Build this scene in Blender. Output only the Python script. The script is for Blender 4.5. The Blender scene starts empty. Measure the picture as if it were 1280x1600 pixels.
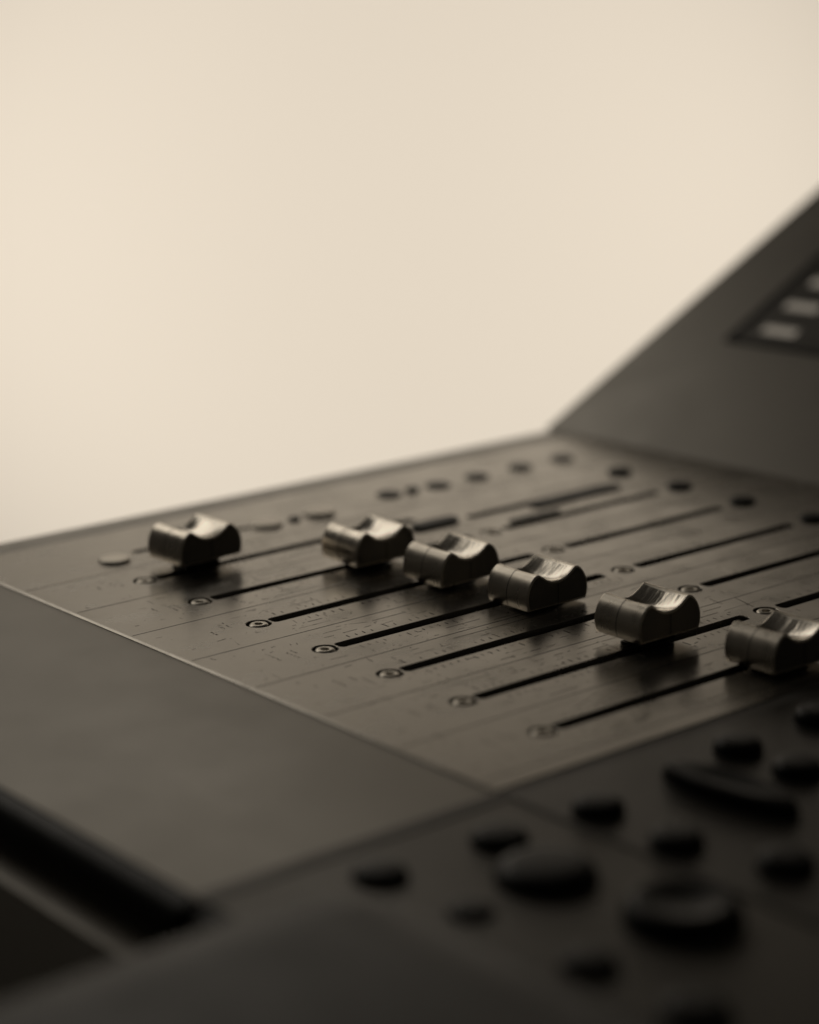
import bpy, bmesh, math, random
from mathutils import Vector, Matrix
R = math.radians
scene = bpy.context.scene
random.seed(7)

# ------------------------------------------------------------------ camera
cam_data = bpy.data.cameras.new('camera')
cam = bpy.data.objects.new('camera', cam_data)
scene.collection.objects.link(cam)
FWD = Vector((0.61474083, 0.74741243, -0.2519293))
RGT = Vector((0.76963617, -0.63829114, -0.01563914))
UPV = Vector((0.17249312, 0.18427989, 0.96761927))
m3 = Matrix((RGT, UPV, -FWD)).transposed()
cam.matrix_world = Matrix.Translation((-0.3474919, -0.58188897, 0.18898532)) @ m3.to_4x4()
cam_data.sensor_fit = 'VERTICAL'
cam_data.sensor_height = 36.0
cam_data.lens = 3400.77 / 1600 * 36.0
cam_data.clip_start = 0.02
cam_data.clip_end = 50
cam_data.dof.use_dof = True
cam_data.dof.focus_distance = 0.622
cam_data.dof.aperture_fstop = 4.8
scene.camera = cam

# ------------------------------------------------------------------ world, lamps, exposure
world = bpy.data.worlds.new('World')
scene.world = world
world.use_nodes = True
bg = world.node_tree.nodes['Background']
bg.inputs[0].default_value = (1.0, 0.9, 0.76, 1)
bg.inputs[1].default_value = 0.012

def area_lamp(name, loc, target, sx, sy, power, color):
    d = bpy.data.lights.new(name, 'AREA')
    d.shape = 'RECTANGLE'; d.size = sx; d.size_y = sy
    d.energy = power; d.color = color
    o = bpy.data.objects.new(name, d)
    scene.collection.objects.link(o)
    o.location = loc
    o.rotation_euler = (Vector(target) - Vector(loc)).to_track_quat('-Z', 'Y').to_euler()
    return o

HEAD = R(54)                                     # the wall stands square to this heading
WN = Vector((math.cos(HEAD), math.sin(HEAD), 0))
WT = Vector((math.sin(HEAD), -math.cos(HEAD), 0))   # along the wall, to the right
WC = Vector((0.0, -0.1, 0)) + WN * 1.7
def spot_lamp(name, loc, target, power, cone, blend, radius, color):
    d = bpy.data.lights.new(name, 'SPOT')
    d.energy = power; d.color = color; d.spot_size = R(cone); d.spot_blend = blend; d.shadow_soft_size = radius
    o = bpy.data.objects.new(name, d)
    scene.collection.objects.link(o)
    o.location = loc
    o.rotation_euler = (Vector(target) - Vector(loc)).to_track_quat('-Z', 'Y').to_euler()
    return o
# two added spots beyond the console wash the wall from either side, out of the picture; an added softbox brightens knobs and bridge from above
for side, power in ((-1, 104.0), (1, 86.0)):
    spot_lamp('added_wall_spot', WC + WT * (0.14 + (1.45 if side < 0 else 1.35) * side) - WN * 1.25 + Vector((0, 0, -0.10)), WC + WT * (0.14 - 0.36 * side) + Vector((0, 0, -0.10)), power, 60, 0.85, 0.08, (1.0, 0.93, 0.83))
area_lamp('added_softbox', (0.14, 0.88, 0.70), (0.05, -0.05, 0.0), 1.0, 0.34, 1.25, (1.0, 0.925, 0.81))

scene.view_settings.view_transform = 'Standard'
scene.view_settings.look = 'None'
scene.view_settings.exposure = 0.0
scene.view_settings.gamma = 1.0
scene.cycles.use_denoising = True
scene.cycles.max_bounces = 8
scene.cycles.caustics_reflective = True

# ------------------------------------------------------------------ materials
def material(name, base, metallic=0.0, rough=0.5, vary=0.08, rvary=0.06, scale=120, stretch=(1, 1, 1),
             bump=0.0, bump_scale=600, bump_dist=0.0002, coat=0.0, spec=0.5, aniso=0.0, offset=False):
    m = bpy.data.materials.new(name); m.use_nodes = True
    nt = m.node_tree; N = nt.nodes; Lk = nt.links
    b = N['Principled BSDF']
    b.inputs['Metallic'].default_value = metallic
    b.inputs['Specular IOR Level'].default_value = spec
    b.inputs['Coat Weight'].default_value = coat
    b.inputs['Coat Roughness'].default_value = 0.2
    b.inputs['Anisotropic'].default_value = aniso
    tc = N.new('ShaderNodeTexCoord'); mp = N.new('ShaderNodeMapping')
    mp.inputs['Scale'].default_value = stretch
    Lk.new(tc.outputs['Object'], mp.inputs['Vector'])
    if offset:                                    # every object gets its own patch of the pattern
        oi = N.new('ShaderNodeObjectInfo'); mu = N.new('ShaderNodeMath'); mu.operation = 'MULTIPLY'; mu.inputs[1].default_value = 3.0
        Lk.new(oi.outputs['Random'], mu.inputs[0]); Lk.new(mu.outputs[0], mp.inputs['Location'])
    n1 = N.new('ShaderNodeTexNoise'); n1.inputs['Scale'].default_value = scale
    n1.inputs['Detail'].default_value = 6; n1.inputs['Roughness'].default_value = 0.6
    Lk.new(mp.outputs[0], n1.inputs['Vector'])
    mr = N.new('ShaderNodeMapRange')
    mr.inputs['From Min'].default_value = 0.25; mr.inputs['From Max'].default_value = 0.75
    mr.inputs['To Min'].default_value = rough - rvary; mr.inputs['To Max'].default_value = rough + rvary
    Lk.new(n1.outputs['Fac'], mr.inputs['Value']); Lk.new(mr.outputs[0], b.inputs['Roughness'])
    n2 = N.new('ShaderNodeTexNoise'); n2.inputs['Scale'].default_value = scale * 0.31
    n2.inputs['Detail'].default_value = 5
    Lk.new(mp.outputs[0], n2.inputs['Vector'])
    mx = N.new('ShaderNodeMix'); mx.data_type = 'RGBA'
    mx.inputs['A'].default_value = (*[c * (1 - vary) for c in base], 1)
    mx.inputs['B'].default_value = (*[c * (1 + vary) for c in base], 1)
    Lk.new(n2.outputs['Fac'], mx.inputs['Factor']); Lk.new(mx.outputs['Result'], b.inputs['Base Color'])
    if bump > 0:
        n3 = N.new('ShaderNodeTexNoise'); n3.inputs['Scale'].default_value = bump_scale
        n3.inputs['Detail'].default_value = 4
        Lk.new(mp.outputs[0], n3.inputs['Vector'])
        bp = N.new('ShaderNodeBump'); bp.inputs['Strength'].default_value = bump
        bp.inputs['Distance'].default_value = bump_dist
        Lk.new(n3.outputs['Fac'], bp.inputs['Height']); Lk.new(bp.outputs[0], b.inputs['Normal'])
    return m

M = {}
M['panel'] = material('anodised_panel', (0.40, 0.373, 0.33), 0.85, 0.24, 0.10, 0.09, 75, (0.7, 1, 1), 0.25, 2200, 0.00004)
M['trim'] = material('end_trim_paint', (0.30, 0.28, 0.25), 0.7, 0.42, 0.06, 0.05, 70, (1, 1, 1), 0.2, 1200, 0.00005)
M['palm'] = material('palm_rest_paint', (0.39, 0.358, 0.308), 0.35, 0.42, 0.03, 0.03, 40, (1, 1, 1), 0.3, 1500, 0.00006)
M['master'] = material('master_panel_shaded', (0.105, 0.098, 0.086), 0.5, 0.36, 0.04, 0.04, 50, (1, 1, 1), 0.3, 1500, 0.00006)  # light falling off towards the near right, put into a darker base
M['master_palm'] = material('master_palm_shaded', (0.19, 0.175, 0.151), 0.35, 0.44, 0.03, 0.03, 40, (1, 1, 1), 0.3, 1500, 0.00006)  # darker copy of the palm rest paint, carries the falloff of light
M['bridge'] = material('bridge_paint', (0.39, 0.363, 0.32), 0.5, 0.40, 0.06, 0.05, 30, (1, 1, 1), 0.3, 900, 0.00006)
M['chassis'] = material('chassis_black', (0.018, 0.017, 0.015), 0.0, 0.55, 0.1, 0.05, 60)
M['black'] = material('shade_black', (0.004, 0.004, 0.004), 0.0, 0.9, 0.1, 0.05, 60, spec=0.05)
M['rubber'] = material('black_rubber', (0.007, 0.0066, 0.006), 0.0, 0.42, 0.1, 0.06, 120, (1, 1, 1), 0.3, 900, 0.00008, spec=0.3)
M['cap'] = material('satin_cap_metal', (0.88, 0.81, 0.70), 1.0, 0.31, 0.12, 0.10, 160, (1, 1, 0.3), 0.3, 1800, 0.00003, offset=True)
M['groove'] = material('polished_groove', (0.80, 0.745, 0.655), 1.0, 0.22, 0.20, 0.08, 130, (0.2, 1, 0.2), 0.38, 200, 0.0010, offset=True)
M['end_shade'] = material('shade_plate_metal', (0.27, 0.25, 0.218), 0.6, 0.40, 0.15, 0.08, 200, (1, 1, 1), 0.3, 1500, 0.00004)
M['line'] = material('dark_line', (0.012, 0.011, 0.010), 0.0, 0.6, 0.1, 0.05, 100)
M['screw'] = material('steel_screw', (0.60, 0.56, 0.49), 1.0, 0.34, 0.08, 0.06, 300)
M['ink'] = material('dark_print', (0.06, 0.056, 0.05), 0.0, 0.7, 0.25, 0.1, 900, spec=0.2)
M['print'] = material('cream_print', (0.36, 0.335, 0.29), 0.0, 0.7, 0.25, 0.1, 900, spec=0.2)
M['strip'] = material('seam_rubber', (0.16, 0.15, 0.135), 0.3, 0.5, 0.1, 0.06, 100)
M['disc'] = material('grey_disc', (0.70, 0.65, 0.57), 0.7, 0.33, 0.06, 0.05, 200)
M['label'] = material('dark_label', (0.03, 0.028, 0.025), 0.0, 0.45, 0.1, 0.05, 200)
M['screen'] = material('display_glass', (0.16, 0.15, 0.132), 0.3, 0.4, 0.1, 0.05, 60)
M['block'] = material('pale_display_block', (0.50, 0.46, 0.40), 0.0, 0.5, 0.1, 0.05, 200)
M['dim_block'] = material('unlit_display_block', (0.20, 0.185, 0.16), 0.0, 0.5, 0.1, 0.05, 200)
b_ = M['block'].node_tree.nodes['Principled BSDF']          # lit cells of the display
b_.inputs['Emission Color'].default_value = (1.0, 0.88, 0.72, 1); b_.inputs['Emission Strength'].default_value = 0.16
M['pad'] = material('armrest_vinyl', (0.032, 0.030, 0.026), 0.0, 0.5, 0.1, 0.06, 30, (1, 1, 1), 0.3, 700, 0.0001)
M['lip'] = material('lip_paint', (0.42, 0.39, 0.34), 0.2, 0.42, 0.05, 0.05, 60)
M['desk'] = material('desk_laminate', (0.03, 0.027, 0.024), 0.0, 0.5, 0.1, 0.05, 12)
M['wall'] = material('cream_wall', (0.85, 0.80, 0.73), 0.0, 0.9, 0.02, 0.03, 3, (1, 1, 1), 0.15, 60, 0.002, spec=0.1)

# ------------------------------------------------------------------ helpers
def link(o, parent=None):
    scene.collection.objects.link(o)
    if parent: o.parent = parent
    return o

def empty(name, loc, label, cat, group=None):
    o = bpy.data.objects.new(name, None); link(o)
    o.location = loc; o.empty_display_size = 0.01
    o['label'] = label; o['category'] = cat
    if group: o['group'] = group
    return o

def wloc(p):
    v = Vector((0, 0, 0))
    while p is not None:
        v += Vector(p.location); p = p.parent
    return v

def finish(name, bm, mat, parent=None, loc=(0, 0, 0), smooth=35, world=True):
    """bm in world coordinates (world=True) is shifted into the parent's frame"""
    if world and parent is not None:
        bmesh.ops.translate(bm, vec=-wloc(parent), verts=bm.verts)
    if world:
        bmesh.ops.translate(bm, vec=-Vector(loc), verts=bm.verts)
    bmesh.ops.recalc_face_normals(bm, faces=bm.faces)
    me = bpy.data.meshes.new(name); bm.to_mesh(me); bm.free()
    if smooth:
        for p in me.polygons: p.use_smooth = True
        me.set_sharp_from_angle(angle=R(smooth))
    me.materials.append(mat)
    o = bpy.data.objects.new(name, me); link(o, parent); o.location = loc
    return o

def add_box(bm, x0, x1, y0, y1, z0, z1):
    v = [bm.verts.new((x, y, z)) for x in (x0, x1) for y in (y0, y1) for z in (z0, z1)]
    for f in ((0, 1, 3, 2), (4, 6, 7, 5), (0, 4, 5, 1), (2, 3, 7, 6), (0, 2, 6, 4), (1, 5, 7, 3)):
        bm.faces.new([v[i] for i in f])
    return v

def bevel_all(bm, w, seg=2, ang=30):
    ed = [e for e in bm.edges if len(e.link_faces) == 2 and e.calc_face_angle() > R(ang)]
    bmesh.ops.bevel(bm, geom=ed, offset=w, segments=seg, profile=0.5, affect='EDGES')

def prism_y(bm, prof, y0, y1):
    """closed x,z profile extruded along y"""
    a = [bm.verts.new((x, y0, z)) for x, z in prof]; b = [bm.verts.new((x, y1, z)) for x, z in prof]
    n = len(prof)
    for i in range(n):
        bm.faces.new((a[i], a[(i + 1) % n], b[(i + 1) % n], b[i]))
    bm.faces.new(a[::-1]); bm.faces.new(b)

def lathe(bm, prof, cx, cy, cz, seg=32, sx=1.0, sy=1.0):
    """prof: list of (r,z) from centre outward/downward; first with r=0 closes the top"""
    rings = []
    for r, z in prof:
        if r < 1e-9:
            rings.append([bm.verts.new((cx, cy, cz + z))])
        else:
            rings.append([bm.verts.new((cx + sx * r * math.cos(2 * math.pi * k / seg), cy + sy * r * math.sin(2 * math.pi * k / seg), cz + z)) for k in range(seg)])
    for a, b in zip(rings, rings[1:]):
        for k in range(seg):
            k2 = (k + 1) % seg
            if len(a) == 1: bm.faces.new((a[0], b[k], b[k2]))
            elif len(b) == 1: bm.faces.new((a[k], b[0], a[k2]))
            else: bm.faces.new((a[k], b[k], b[k2], a[k2]))

def rounded_slot(bm, x0, x1, y, w, z0, z1, r=None, seg=5):
    """upright prism with softly rounded corners (a cutter or a plate)"""
    r = w * 0.3 if r is None else r
    pts = []
    for cx, cy, a0 in ((x1 - r, y + w / 2 - r, 0), (x0 + r, y + w / 2 - r, 90), (x0 + r, y - w / 2 + r, 180), (x1 - r, y - w / 2 + r, 270)):
        for k in range(seg + 1):
            a = R(a0 + 90 * k / seg); pts.append((cx + r * math.cos(a), cy + r * math.sin(a)))
    lo = [bm.verts.new((x, yy, z0)) for x, yy in pts]; hi = [bm.verts.new((x, yy, z1)) for x, yy in pts]
    n = len(pts)
    for i in range(n):
        bm.faces.new((lo[i], lo[(i + 1) % n], hi[(i + 1) % n], hi[i]))
    bm.faces.new(lo[::-1]); bm.faces.new(hi)

# ------------------------------------------------------------------ setting
bm = bmesh.new()
c = WC - WT * 3.2; d = WC + WT * 3.2
for p0, p1 in (((c), (d)),):
    q = [bm.verts.new((p.x, p.y, z)) for p, z in ((c, -0.8), (d, -0.8), (d, 2.4), (c, 2.4))]
    q2 = [bm.verts.new((p.x + WN.x * .1, p.y + WN.y * .1, z)) for p, z in ((c, -0.8), (d, -0.8), (d, 2.4), (c, 2.4))]
    bm.faces.new(q); bm.faces.new(q2[::-1])
    for i in range(4): bm.faces.new((q[i], q[(i + 1) % 4], q2[(i + 1) % 4], q2[i]))
o = finish('wall', bm, M['wall'], smooth=0); o['kind'] = 'structure'; o['label'] = 'plain cream wall, softly lit, behind the console'

bm = bmesh.new()
add_box(bm, -0.30, 0.62, -0.95, 0.16, -0.095, -0.065); bevel_all(bm, 0.002)
o = finish('desk', bm, M['desk']); o['label'] = 'dark desk top under the console, mostly hidden'; o['category'] = 'desk'

# ------------------------------------------------------------------ fader module
P = 0.030
XC, XB, YF, YS = -0.0344, 0.2480, 0.0442, -0.2339
XF = -0.1235                                     # front edge of the palm rest
fm = empty('fader_module', (0.06, -0.095, -0.065),
           'long grey fader section of a mixing console with black slots and a raised bridge', 'mixing console')

# top panel with real slots and screw recesses
bm = bmesh.new()
prism_y(bm, [(XC - .0006, -.0032), (XC - .0006, -.0010), (XC - .0005, -.00036), (XC + .0002, 0), (XB, 0), (XB, -.0032)], YS + .0024, YF - .0165)
top = finish('top_panel', bm, M['panel'], fm, smooth=0)
bm = bmesh.new()
def slot_y(i):
    return -P * i - (0.0015 if i == 4 else 0)
slots = []
for i in range(1, 8):
    slots.append((0.0044, 0.1082, slot_y(i)))
    if i == 1: slots.append((0.1235, 0.190, -0.0405))
    else: slots.append((0.1225, 0.1962, slot_y(i)))
slots.append((0.0150, 0.0615, 0.0))
for x0, x1, y in slots:
    rounded_slot(bm, x0, x1, y, 0.0043 if y < -0.001 else 0.0030, -0.01, 0.004)
screws = [(0.0, slot_y(i)) for i in range(1, 8)] + [(0.1168, slot_y(i)) for i in range(2, 8)]
for x, y in screws:
    lathe(bm, [(0, 0.004), (0.0037, 0.004), (0.0037, -0.0013), (0, -0.0013)], x, y, 0, 40)
bmesh.ops.recalc_face_normals(bm, faces=bm.faces)
bmesh.ops.translate(bm, vec=-wloc(top), verts=bm.verts)
cme = bpy.data.meshes.new('cut'); bm.to_mesh(cme); bm.free()
cut = bpy.data.objects.new('cut', cme); link(cut); cut.location = wloc(top)
bpy.context.view_layer.update()
mod = top.modifiers.new('cut', 'BOOLEAN'); mod.operation = 'DIFFERENCE'; mod.object = cut; mod.solver = 'EXACT'
dg = bpy.context.evaluated_depsgraph_get()
nm = bpy.data.meshes.new_from_object(top.evaluated_get(dg))
top.modifiers.clear()
bpy.data.objects.remove(cut); bpy.data.meshes.remove(cme)
# a fine broken edge round every cut
b2 = bmesh.new(); b2.from_mesh(nm)
ztop = -top.location.z if False else -wloc(top).z
ed = [e for e in b2.edges if len(e.link_faces) == 2 and all(abs(v.co.z - ztop) < 1e-6 for v in e.verts) and e.calc_face_angle(0) > R(60)]
bmesh.ops.bevel(b2, geom=ed, offset=0.00018, segments=1, affect='EDGES')
b2.to_mesh(nm); b2.free()
top.data = nm
if not nm.materials: nm.materials.append(M['panel'])

# black tray added under the slots to give their inner darkness
bm = bmesh.new()
add_box(bm, XC + .004, XB - .004, YS + .006, YF - .020, -.030, -.0145)
finish('shade_tray', bm, M['black'], fm, smooth=0)

# screws
def screw_mesh():
    bm = bmesh.new()
    lathe(bm, [(0, -.0011), (.0011, -.0011), (.00125, .00018), (.0019, .00028), (.0024, .00022), (.0028, -.0001), (.00285, -.0012)], 0, 0, 0, 36)
    return bm
sbm = screw_mesh()
sme = None
for x, y in screws:
    if sme is None:
        so = finish('screw', sbm, M['screw'], top, (x - wloc(top).x, y - wloc(top).y, -wloc(top).z - .0002), world=False); sme = so.data
    else:
        so = bpy.data.objects.new('screw', sme); link(so, top); so.location = (x - wloc(top).x, y - wloc(top).y, -wloc(top).z - .0002)
    so.rotation_euler = (0, 0, random.uniform(0, 3))
    h = bmesh.new()                               # dark hexagon socket
    lathe(h, [(0, 0), (.00112, 0)], x, y, -.0007, 6)
    finish('hex_socket', h, M['line'], top, smooth=0) if False else h.free()

# printed scale marks, one printed layer for each strip
def strokes(bm, x0, y0, x1, y1, w):
    d = Vector((x1 - x0, y1 - y0, 0)); n = Vector((-d.y, d.x, 0)).normalized() * w / 2
    z = 0.00006
    v = [bm.verts.new((x0 + n.x, y0 + n.y, z)), bm.verts.new((x0 - n.x, y0 - n.y, z)), bm.verts.new((x1 - n.x, y1 - n.y, z)), bm.verts.new((x1 + n.x, y1 + n.y, z))]
    bm.faces.new(v)
def glyphs(bm, x, y, n, h=.0016):
    """a line of worn print too small to read, set along -y"""
    for k in range(n):
        for s in range(random.randint(2, 3)):
            if random.random() < .2: continue
            a = random.choice((0, 0, 1.57, 1.57, .8))
            cx = x + random.uniform(-.3, .3) * h; cy = y - k * h * .95 + random.uniform(-.2, .2) * h
            l = h * random.uniform(.10, .30)
            strokes(bm, cx - l * math.cos(a), cy - l * math.sin(a), cx + l * math.cos(a), cy + l * math.sin(a), .00017)
for i in range(1, 8):
    y = slot_y(i)
    ink, pale = bmesh.new(), bmesh.new()
    def pick(x):
        return pale if random.random() < (.25 if x < .04 else .7) else ink
    for side in (1, -1):
        for k in range(35):
            x = .009 + k * .00285
            if random.random() < .25: continue
            l = (.0032 if k % 6 == 0 else .0017) * random.uniform(.6, 1.1)
            ya = y + side * .0040
            strokes(pick(x), x, ya, x, ya + side * l, random.uniform(.00014, .00028))
            if k % 6 == 0 and random.random() < .8: glyphs(pick(x), x, ya + side * .0048 + (.001 if side > 0 else 0), random.randint(2, 3), .0012)
        for off in (.0082, .0115):
            x = .006
            while x < .112:                       # worn, broken guide lines
                l = random.expovariate(1 / .004)
                if random.random() < .55: strokes(pick(x), x, y + side * off, x + l, y + side * off, random.uniform(.0001, .0002))
                x += l + random.uniform(.0006, .004)
    for x in (-.0080, -.0100, -.0150):
        glyphs(ink, x, y + random.uniform(.002, .006), random.randint(4, 9), .0008)
    for k in range(14):
        x = .127 + k * .0048
        if random.random() < .35: continue
        strokes(pick(x), x, y + .0034, x, y + .0034 + .002, .0002)
        if k % 3 == 0: glyphs(pick(x), x, y + .0075, 2, .0013)
    for k in range(190):                           # scuffs and specks
        x = random.uniform(-.03, .19); yy = y + random.uniform(-.0145, .0145)
        if abs(yy - y) < .004: continue
        a = random.choice((0, 0, 1.57)) + random.gauss(0, .15); l = random.expovariate(1 / .0012) + .0001
        strokes(pick(x), x, yy, x + l * math.cos(a), yy + l * math.sin(a), random.uniform(.00006, .00017))
    for bmx, mt in ((ink, M['ink']), (pale, M['print'])):
        o = finish('scale_marks', bmx, mt, top, smooth=0); o['kind'] = 'stuff'
# etched lines between strips
for i in range(0, 8):
    y = -P * (i + .5)
    if y < YS + .004: continue
    bm = bmesh.new(); add_box(bm, XC + .001, .200, y - .00011, y + .00011, -.00005, .00004)
    finish('divider_line', bm, M['line'], top, smooth=0)

# round buttons, discs and label plates on the panel
def dome(name, x, y, r, h, mat, parent, z=0.0, edge=.35, sx=1, sy=1, dish=0.0):
    bm = bmesh.new()
    pr = [(0, h - dish)]
    for k in range(1, 5):
        t = k / 4 * (1 - edge); pr.append((r * t, h - dish + (dish + (0 if dish else -h * .06)) * (k / 4) ** 2))
    hz = pr[-1][1]
    for k in range(1, 7):
        a = R(15 * k); pr.append((r * (1 - edge) + r * edge * math.sin(a), hz * math.cos(a) if k < 6 else 0))
    pr[-1] = (r, 0.0002); pr.append((r, -.0004))
    lathe(bm, pr, x, y, z, 36, sx, sy)
    return finish(name, bm, mat, parent, smooth=50)
for i in range(1, 8):
    dome('button', .2068, slot_y(i), .0046, .0016, M['rubber'], top)
dome('flat_disc', .0053, -.0042, .0052, .0010, M['screw'], top, edge=.15)
dome('flat_disc', .0672, -.0015, .0056, .0010, M['disc'], top, edge=.15)
dome('button', .0783, -.0023, .0022, .0010, M['label'], top)
dome('flat_disc', .0894, -.0018, .0056, .0012, M['disc'], top, edge=.15)
dome('button', .1240, .0028, .0046, .0009, M['rubber'], top)
dome('button', .1340, .0018, .0026, .0012, M['rubber'], top)
dome('button', .1453, .0008, .0046, .0009, M['rubber'], top)
for x, y in ((.1644, .0013), (.1860, .0014), (.2068, .0007)):
    dome('button', x, y, .0046, .0010, M['label'], top)
def plate(name, x0, x1, y, w, h, mat, parent, z=0.0):
    bm = bmesh.new(); rounded_slot(bm, x0, x1, y, w, z - .0003, z + h, w * .45)
    return finish(name, bm, mat, parent, smooth=40)
plate('label_plate', .100, .119, -.0397, .0052, .0012, M['rubber'], top)
plate('label_plate', .150, .192, -.0440, .0058, .0008, M['label'], top)
plate('label_plate', .130, .153, -.0545, .0030, .0004, M['label'], top)

# end trim on the far side, rounded down
bm = bmesh.new()
prof = [(YF - .0167, -.004), (YF - .0167, -.0001)]
for k in range(0, 7):
    a = R(15 * k); prof.append((YF - .004 + .004 * math.sin(a), -.0044 + .004 * math.cos(a)))
prof.append((YF, -.050)); prof.append((YF - .0167, -.050))
a_ = [bm.verts.new((XF + .004, y, z)) for y, z in prof]; b_ = [bm.verts.new((XB + .16, y, z if z > -.001 else z)) for y, z in prof]
n = len(prof)
for i in range(n): bm.faces.new((a_[i], a_[(i + 1) % n], b_[(i + 1) % n], b_[i]))
bm.faces.new(a_); bm.faces.new(b_[::-1])
finish('end_trim', bm, M['trim'], fm)

# palm rest (front), recess and lip
def palm_profile():
    return [(XC - .0004, -.0030), (XC - .0004, -.00055), (XF + .0058, -.00055), (XF + .0052, -.0008), (XF + .0052, -.0086), (XF + .012, -.0088)]
def shade_edge_profile():  # added dark strip, its colour carries the shade on the rounded edge
    pr = [(XF + .0050, -.0012)]
    for k in range(1, 13):
        a = R(90 + 7.5 * k); pr.append((XF + .0050 + .0060 * math.cos(a), -.0072 + .0060 * math.sin(a)))
    pr += [(XF - .0008, -.0085), (XF + .0050, -.0088)]
    return pr
bm = bmesh.new(); prism_y(bm, palm_profile(), YS + .0024, YF - .0168)
finish('palm_rest', bm, M['palm'], fm)
bm = bmesh.new(); prism_y(bm, shade_edge_profile(), YS + .0024, YF - .0168)
finish('shade_edge', bm, M['rubber'], fm, smooth=50)
bm = bmesh.new()
add_box(bm, XF + .020, XB + .14, YS + .0022, YF - .0170, -.060, -.0310)
add_box(bm, XF + .020, XC + .003, YS + .0022, YF - .0170, -.0308, -.0042)
finish('chassis', bm, M['chassis'], fm, smooth=0)
def lip_profile():
    return [(XF + .0198, -.0630), (XF + .0198, -.0142), (XF - .0052, -.0142), (XF - .0066, -.0148), (XF - .0072, -.0160), (XF - .034, -.0600), (XF - .034, -.0630)]
bm = bmesh.new(); prism_y(bm, lip_profile(), YS + .0022, YF - .0170)
finish('front_lip', bm, M['lip'], fm)

# seam strip between the modules
bm = bmesh.new(); add_box(bm, XF + .004, XB, YS - .0023, YS + .0023, -.020, -.0003)
finish('seam_strip', bm, M['strip'], fm, smooth=0)

# meter bridge
SL = R(26.7)
bd = Vector((math.cos(SL), 0, math.sin(SL))); bn = Vector((-math.sin(SL), 0, math.cos(SL)))
B0 = Vector((.2390, 0, -.0002))                 # the bridge stands a touch askew to the strips
def bpnt(s, y, h=0): 
    v = B0 + bd * s + bn * h; return (v.x - .045 * (y - YF), y, v.z)
bm = bmesh.new()
LEN = .26
pr = [(0, 0), (LEN, 0), (LEN, -.012), (.01, -.012)]
a_ = [bm.verts.new(bpnt(s, YF, h)) for s, h in pr]; b_ = [bm.verts.new(bpnt(s, -.62, h)) for s, h in pr]
for i in range(4): bm.faces.new((a_[i], a_[(i + 1) % 4], b_[(i + 1) % 4], b_[i]))
bm.faces.new(a_); bm.faces.new(b_[::-1]); bevel_all(bm, .0012, 2)
bridge = finish('meter_bridge', bm, M['bridge'], fm)
bm = bmesh.new()                                  # support behind, down to the desk
prof = [(B0.x + .03, -.062), (B0.x + .03, .004), (B0.x + bd.x * LEN - .005, bd.z * LEN - .020), (B0.x + bd.x * LEN - .005, -.062)]
prism_y(bm, prof, -.62, YF - .003)
finish('bridge_support', bm, M['chassis'], bridge, smooth=0)
# recessed display: dark frame, glass and pale blocks
def quadbox(name, s0, s1, y0, y1, h0, h1, mat, bev=0.0002):
    bm = bmesh.new()
    v = [bm.verts.new(bpnt(s, y, h)) for s in (s0, s1) for y in (y0, y1) for h in (h0, h1)]
    for f in ((0, 1, 3, 2), (4, 6, 7, 5), (0, 4, 5, 1), (2, 3, 7, 6), (0, 2, 6, 4), (1, 5, 7, 3)):
        bm.faces.new([v[i] for i in f])
    bmesh.ops.recalc_face_normals(bm, faces=bm.faces)
    bevel_all(bm, bev, 1)
    return finish(name, bm, mat, bridge, smooth=0)
quadbox('display_window', .0735, .200, -.30, .0055, -.0008, .0003, M['screen'])
quadbox('display_frame', .0715, .0735, -.302, .0085, -.0006, .0009, M['line'])
quadbox('display_frame', .0735, .202, .0055, .0085, -.0006, .0009, M['line'])
k = 0
for row, s in enumerate((.0822, .0994, .1166, .1338, .1510)):
    for col in range(4):
        y1 = -.0027 - col * .0235 + (.0005 if row else -.001)
        w = .0165
        quadbox('display_block', s - .0024, s + .0024, y1 - w, y1, .0003, .0007, M['block'] if col == 0 else M['dim_block'])

# ------------------------------------------------------------------ master module (near side)
mm = empty('master_module', (0.06, -0.42, -0.065),
           'near console section with black rubber buttons and a dial, out of focus', 'mixing console')
Y1, Y0 = YS - .0024, -.62
bm = bmesh.new()
prism_y(bm, [(XC - .0006, -.0032), (XC - .0006, -.0010), (XC - .0005, -.00036), (XC + .0002, 0), (XB, 0), (XB, -.0032)], Y0, Y1)
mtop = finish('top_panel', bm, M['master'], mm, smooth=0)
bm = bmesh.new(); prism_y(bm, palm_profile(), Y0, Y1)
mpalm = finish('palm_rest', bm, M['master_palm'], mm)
bm = bmesh.new(); prism_y(bm, shade_edge_profile(), Y0, Y1)
finish('shade_edge', bm, M['rubber'], mm, smooth=50)
bm = bmesh.new()
add_box(bm, XF + .020, XB + .02, Y0, Y1, -.060, -.0042)
finish('chassis', bm, M['chassis'], mm, smooth=0)
bm = bmesh.new(); prism_y(bm, lip_profile(), Y0, Y1)
finish('front_lip', bm, M['lip'], mm)
for x, y, r, h in ((-.0256, -.2556, .0062, .0042), (-.0258, -.2800, .0062, .0042), (-.0175, -.3035, .0064, .0042),
                   (.0259, -.2510, .0062, .0046), (.0565, -.2500, .0062, .0046), (.0254, -.2700, .0062, .0046),
                   (.055, -.2700, .0062, .0046), (.085, -.2510, .0062, .0046)):
    dome('button', x, y, r, h * .75, M['rubber'], mtop)
for x, y, r, h in ((-.0841, -.2500, .0062, .0036), (-.0531, -.2530, .0066, .0042), (-.0814, -.2757, .0050, .0022),
                   (-.0804, -.3090, .0058, .0036), (-.0795, -.3357, .0070, .0040)):
    dome('button', x, y, r, h * .75, M['rubber'], mpalm, -.00055)
dome('knob', -.0585, -.2735, .0112, .0042, M['rubber'], mpalm, -.00055)
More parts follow.
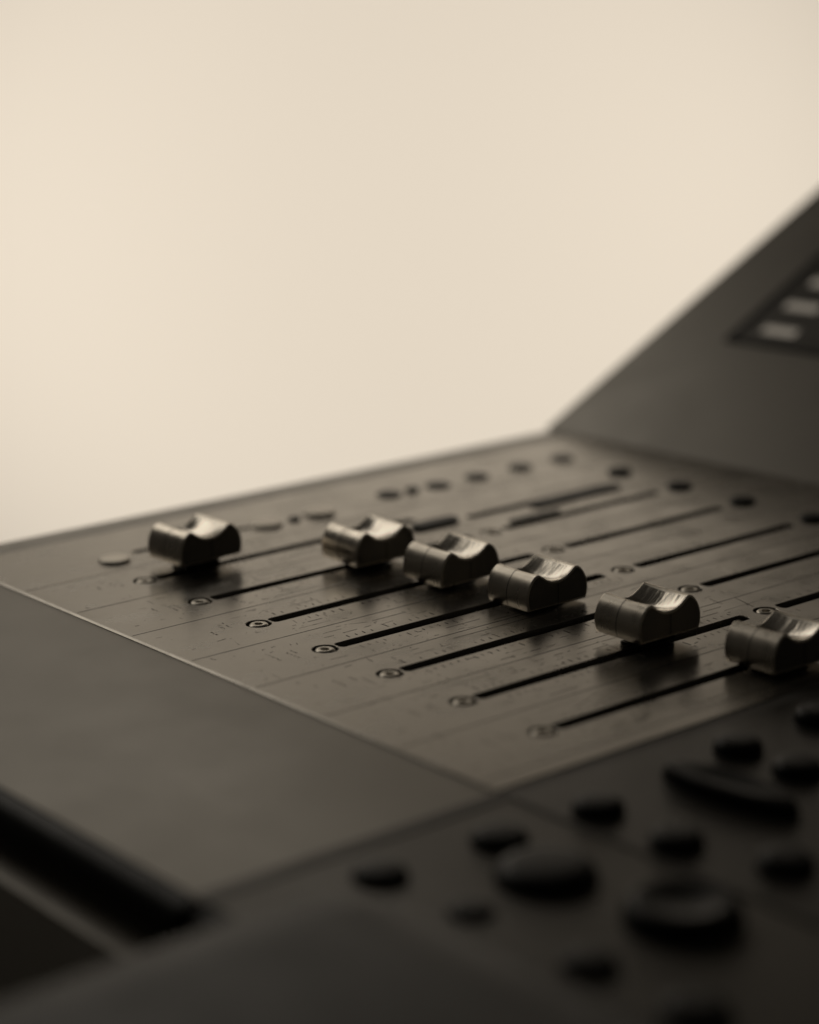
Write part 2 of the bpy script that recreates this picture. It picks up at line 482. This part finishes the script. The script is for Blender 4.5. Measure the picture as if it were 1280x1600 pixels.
dome('jog_dial', -.0520, -.3065, .0125, .0050, M['rubber'], mpalm, -.00055, edge=.25, dish=.0015)
bm = bmesh.new()                                  # rocker: long lozenge with a dished top
lathe(bm, [(0, .0030), (.004, .0032), (.0075, .0040), (.0088, .0036), (.0095, .0022), (.0098, .0002), (.0098, -.0004)], 0, 0, 0, 40, .62, 2.0)
ro = finish('rocker_button', bm, M['rubber'], mtop, Vector((.0030, -.2690, 0)) - wloc(mtop), world=False)
ro.rotation_euler = (0, 0, R(4))

# armrest cushion lying over the front of the master module
bm = bmesh.new()
X1, YA, rc, hz = -.0970, -.2600, .026, .0130
X0, YB = -.285, -.60
def rr_loop(ins, z):
    pts = []
    r = max(rc - ins, .002)
    for cx, cy, a0 in ((X1 - rc, YA - rc, 0), (X0 + rc, YA - rc, 90), (X0 + rc, YB + rc, 180), (X1 - rc, YB + rc, 270)):
        for k in range(9):
            a = R(a0 + 90 * k / 8); pts.append(bm.verts.new((cx + r * math.cos(a), cy + r * math.sin(a), z)))
    return pts
loops = []
for ins, z in ((.001, -.0006), (0, .002), (.0005, .0045), (.0020, .0072), (.0045, .0096), (.0080, .0116), (.0125, .0132), (.0180, .0143), (.0240, .0149)):
    loops.append(rr_loop(ins, z))
for a, b in zip(loops, loops[1:]):
    for i in range(36): bm.faces.new((a[i], a[(i + 1) % 36], b[(i + 1) % 36], b[i]))
bm.faces.new(loops[-1]); bm.faces.new(loops[0][::-1])
o = finish('armrest_cushion', bm, M['pad'], None, (-.19, -.43, -.0006), smooth=60)
o['label'] = 'smooth dark grey armrest cushion with rounded corner in the blurred foreground'; o['category'] = 'armrest'

# ------------------------------------------------------------------ fader caps
CAPW = .0180
def cap_profile():
    """smooth x,z outline: two rounded ridges with a hollow between"""
    ctl = [(-.0112, 0), (-.0118, .0016), (-.0120, .0036), (-.0117, .0058), (-.0109, .0077), (-.0097, .0093), (-.0083, .0103), (-.0070, .0104), (-.0058, .0096),
           (-.0043, .0086), (-.0023, .0077), (0, .0074)]
    ctl = ctl + [(-x, z) for x, z in ctl[-2::-1]]
    out = []
    for i in range(len(ctl) - 1):
        p0 = Vector(ctl[max(i - 1, 0)]); p1 = Vector(ctl[i]); p2 = Vector(ctl[i + 1]); p3 = Vector(ctl[min(i + 2, len(ctl) - 1)])
        for k in range(3):
            t = k / 3
            q = .5 * ((2 * p1) + (p2 - p0) * t + (2 * p0 - 5 * p1 + 4 * p2 - p3) * t * t + (3 * p1 - p0 - 3 * p2 + p3) * t ** 3)
            out.append((q.x, q.y))
    out.append(ctl[-1])
    return out
def inset(pr, d):
    out = []; n = len(pr)
    for i in range(n):
        a = Vector(pr[i - 1]); b = Vector(pr[(i + 1) % n]); t = (b - a).normalized()
        nn = Vector((t.y, -t.x)); p = Vector(pr[i]) + nn * d
        out.append((p.x, max(p.y, 0.0)))
    return out
PR = cap_profile()
def dish(x, y):
    """how far the finger hollow is sunk at x, y"""
    u = min(abs(x) / .0088, 1.0); v = min(abs(y) / (CAPW / 2 - .0004), 1.0)
    return .0012 * (1 - u * u) ** 1.2 * (1 - v * v)
def top_pt(i, y, lift=0.0):
    x, z = PR[i]
    return (x, y, z - (dish(x, y) if z > .0055 else 0.0) + lift)
NY = 12
def cap_body():
    bm = bmesh.new(); w = CAPW / 2
    rows = [(-w, inset(PR, .00040)), (-w + .00014, inset(PR, .00012))]
    rows += [(-w + .00042 + (CAPW - .00084) * k / NY, None) for k in range(NY + 1)]
    rows += [(w - .00014, inset(PR, .00012)), (w, inset(PR, .00040))]
    vs = []
    for y, pr in rows:
        if pr is None: vs.append([bm.verts.new(top_pt(i, y)) for i in range(len(PR))])
        else: vs.append([bm.verts.new((x, y, z)) for x, z in pr])
    n = len(PR)
    for a, b in zip(vs, vs[1:]):
        for i in range(n): bm.faces.new((a[i], a[(i + 1) % n], b[(i + 1) % n], b[i]))
    bm.faces.new(vs[0][::-1]); bm.faces.new(vs[-1])
    return bm
def ribbon(bm, pts, nrm, wdir, w, off):
    a = []; b = []
    for p, nn in zip(pts, nrm):
        q = Vector(p) + Vector(nn) * off
        a.append(bm.verts.new(q - Vector(wdir) * w / 2)); b.append(bm.verts.new(q + Vector(wdir) * w / 2))
    for i in range(len(pts) - 1): bm.faces.new((a[i], a[i + 1], b[i + 1], b[i]))
def pnorm(i):
    a = Vector(PR[i - 1]) if i else Vector(PR[0]); b = Vector(PR[min(i + 1, len(PR) - 1)]); t = (b - a).normalized()
    return Vector((-t.y, 0, t.x))
def make_cap():
    root = empty('fader', (0, 0, 0), '', 'fader')
    finish('body', cap_body(), M['cap'], root, world=False, smooth=22)
    # added end plates, the shade on the ends put into their colour
    for sgn in (-1, 1):
        bm = bmesh.new(); pr = inset(PR, .00062); yy = sgn * CAPW / 2
        a = [bm.verts.new((x, yy - sgn * .0003, max(z, .0003))) for x, z in pr]; b = [bm.verts.new((x, yy + sgn * .00006, max(z, .0003))) for x, z in pr]
        n = len(pr)
        for i in range(n): bm.faces.new((a[i], a[(i + 1) % n], b[(i + 1) % n], b[i]))
        bm.faces.new(b)
        finish('shade_plate', bm, M['end_shade'], root, world=False, smooth=30)
    # polished finger groove laid in the hollow
    idx = list(range(22, len(PR) - 22))
    bm = bmesh.new()
    gv = [[bm.verts.new(top_pt(i, -CAPW / 2 + .0008 + (CAPW - .0016) * k / NY, .00007)) for i in idx] for k in range(NY + 1)]
    for ra, rb in zip(gv, gv[1:]):
        for j in range(len(idx) - 1): bm.faces.new((ra[j], ra[j + 1], rb[j + 1], rb[j]))
    finish('finger_groove', bm, M['groove'], root, world=False, smooth=60)
    # index line down front and back, and across the hollow to the sides
    for rng in (range(1, 22), range(len(PR) - 22, len(PR) - 1)):
        bm = bmesh.new(); ii = list(rng)
        ribbon(bm, [(PR[i][0], .0002, PR[i][1]) for i in ii], [pnorm(i) for i in ii], (0, 1, 0), .00022, .00004)
        finish('index_line', bm, M['line'], root, world=False, smooth=60)
    bm = bmesh.new()
    w = CAPW / 2
    yy = [-w + .0002 + (CAPW - .0004) * k / NY for k in range(NY + 1)]
    ribbon(bm, [(0, y, .0074 - dish(0, y)) for y in yy], [(0, 0, 1)] * len(yy), (1, 0, 0), .00035, .00014)
    for s in (-1, 1):
        ribbon(bm, [(0, s * w, .0008), (0, s * w, .0065)], [(0, s, 0)] * 2, (1, 0, 0), .0003, .0001)
    finish('cross_line', bm, M['line'], root, world=False, smooth=0)
    bm = bmesh.new(); add_box(bm, -.0056, .0056, -.0050, .0050, 0.0003, .0015)  # added black block, stands in for the shadow under the knob
    finish('shadow_block', bm, M['black'], root, world=False, smooth=0)
    bm = bmesh.new(); add_box(bm, -.004, .004, -.0006, .0006, -.014, .0005)
    finish('stem', bm, M['chassis'], root, world=False, smooth=0)
    return root
caps = [
    # x, y, float, slot, yaw, label
    (.0226, -.0246, .0028, 1, 2.0, 'fader knob nearest the console front, apart from the rest on the left'),
    (.0642, -.0605, .0020, 2, 0.0, 'second fader knob from the left, slightly out of focus, on the second slot'),
    (.0708, -.0930, .0013, 3, 1.0, 'sharply focused fader knob left of the striped one, third from the left'),
    (.0745, -.1280, .0008, 4, -1.0, 'sharply focused fader knob with dark streaks in its hollow, fourth from the left'),
    (.0719, -.1758, .0029, 6, -1.0, 'bronze-lit blurred fader knob second from the right, beside the empty slot'),
    (.0831, -.2143, .0012, 7, -2.0, 'rightmost fader knob, dark and blurred, cut by the picture edge'),
]
proto = make_cap()
kids = list(proto.children)
for k, (x, y, fl, s, yaw, lab) in enumerate(caps):
    if k == 0: root = proto
    else:
        root = proto.copy(); link(root)
        for ch in kids:
            c2 = ch.copy(); link(c2); c2.parent = root
    root.location = (x, y, fl); root.rotation_euler = (R(random.uniform(-1.2, 1.2)), R(random.uniform(-.8, .8)), R(yaw))
    root['label'] = lab; root['group'] = 'fader knobs on the console'
    for ch in root.children:
        if ch.name.startswith('shadow_block'):           # fills down to just above the panel
            k_ = (fl - .0004 + .0006) / .0012
            ch.scale = (1, 1, k_); ch.location = (0, 0, .0006 - .0015 * k_)
        if ch.name.startswith('stem'):
            dy = slot_y(s) - y
            ch.location = (0, max(-CAPW / 2 + .0008, min(CAPW / 2 - .0008, dy)), 0)
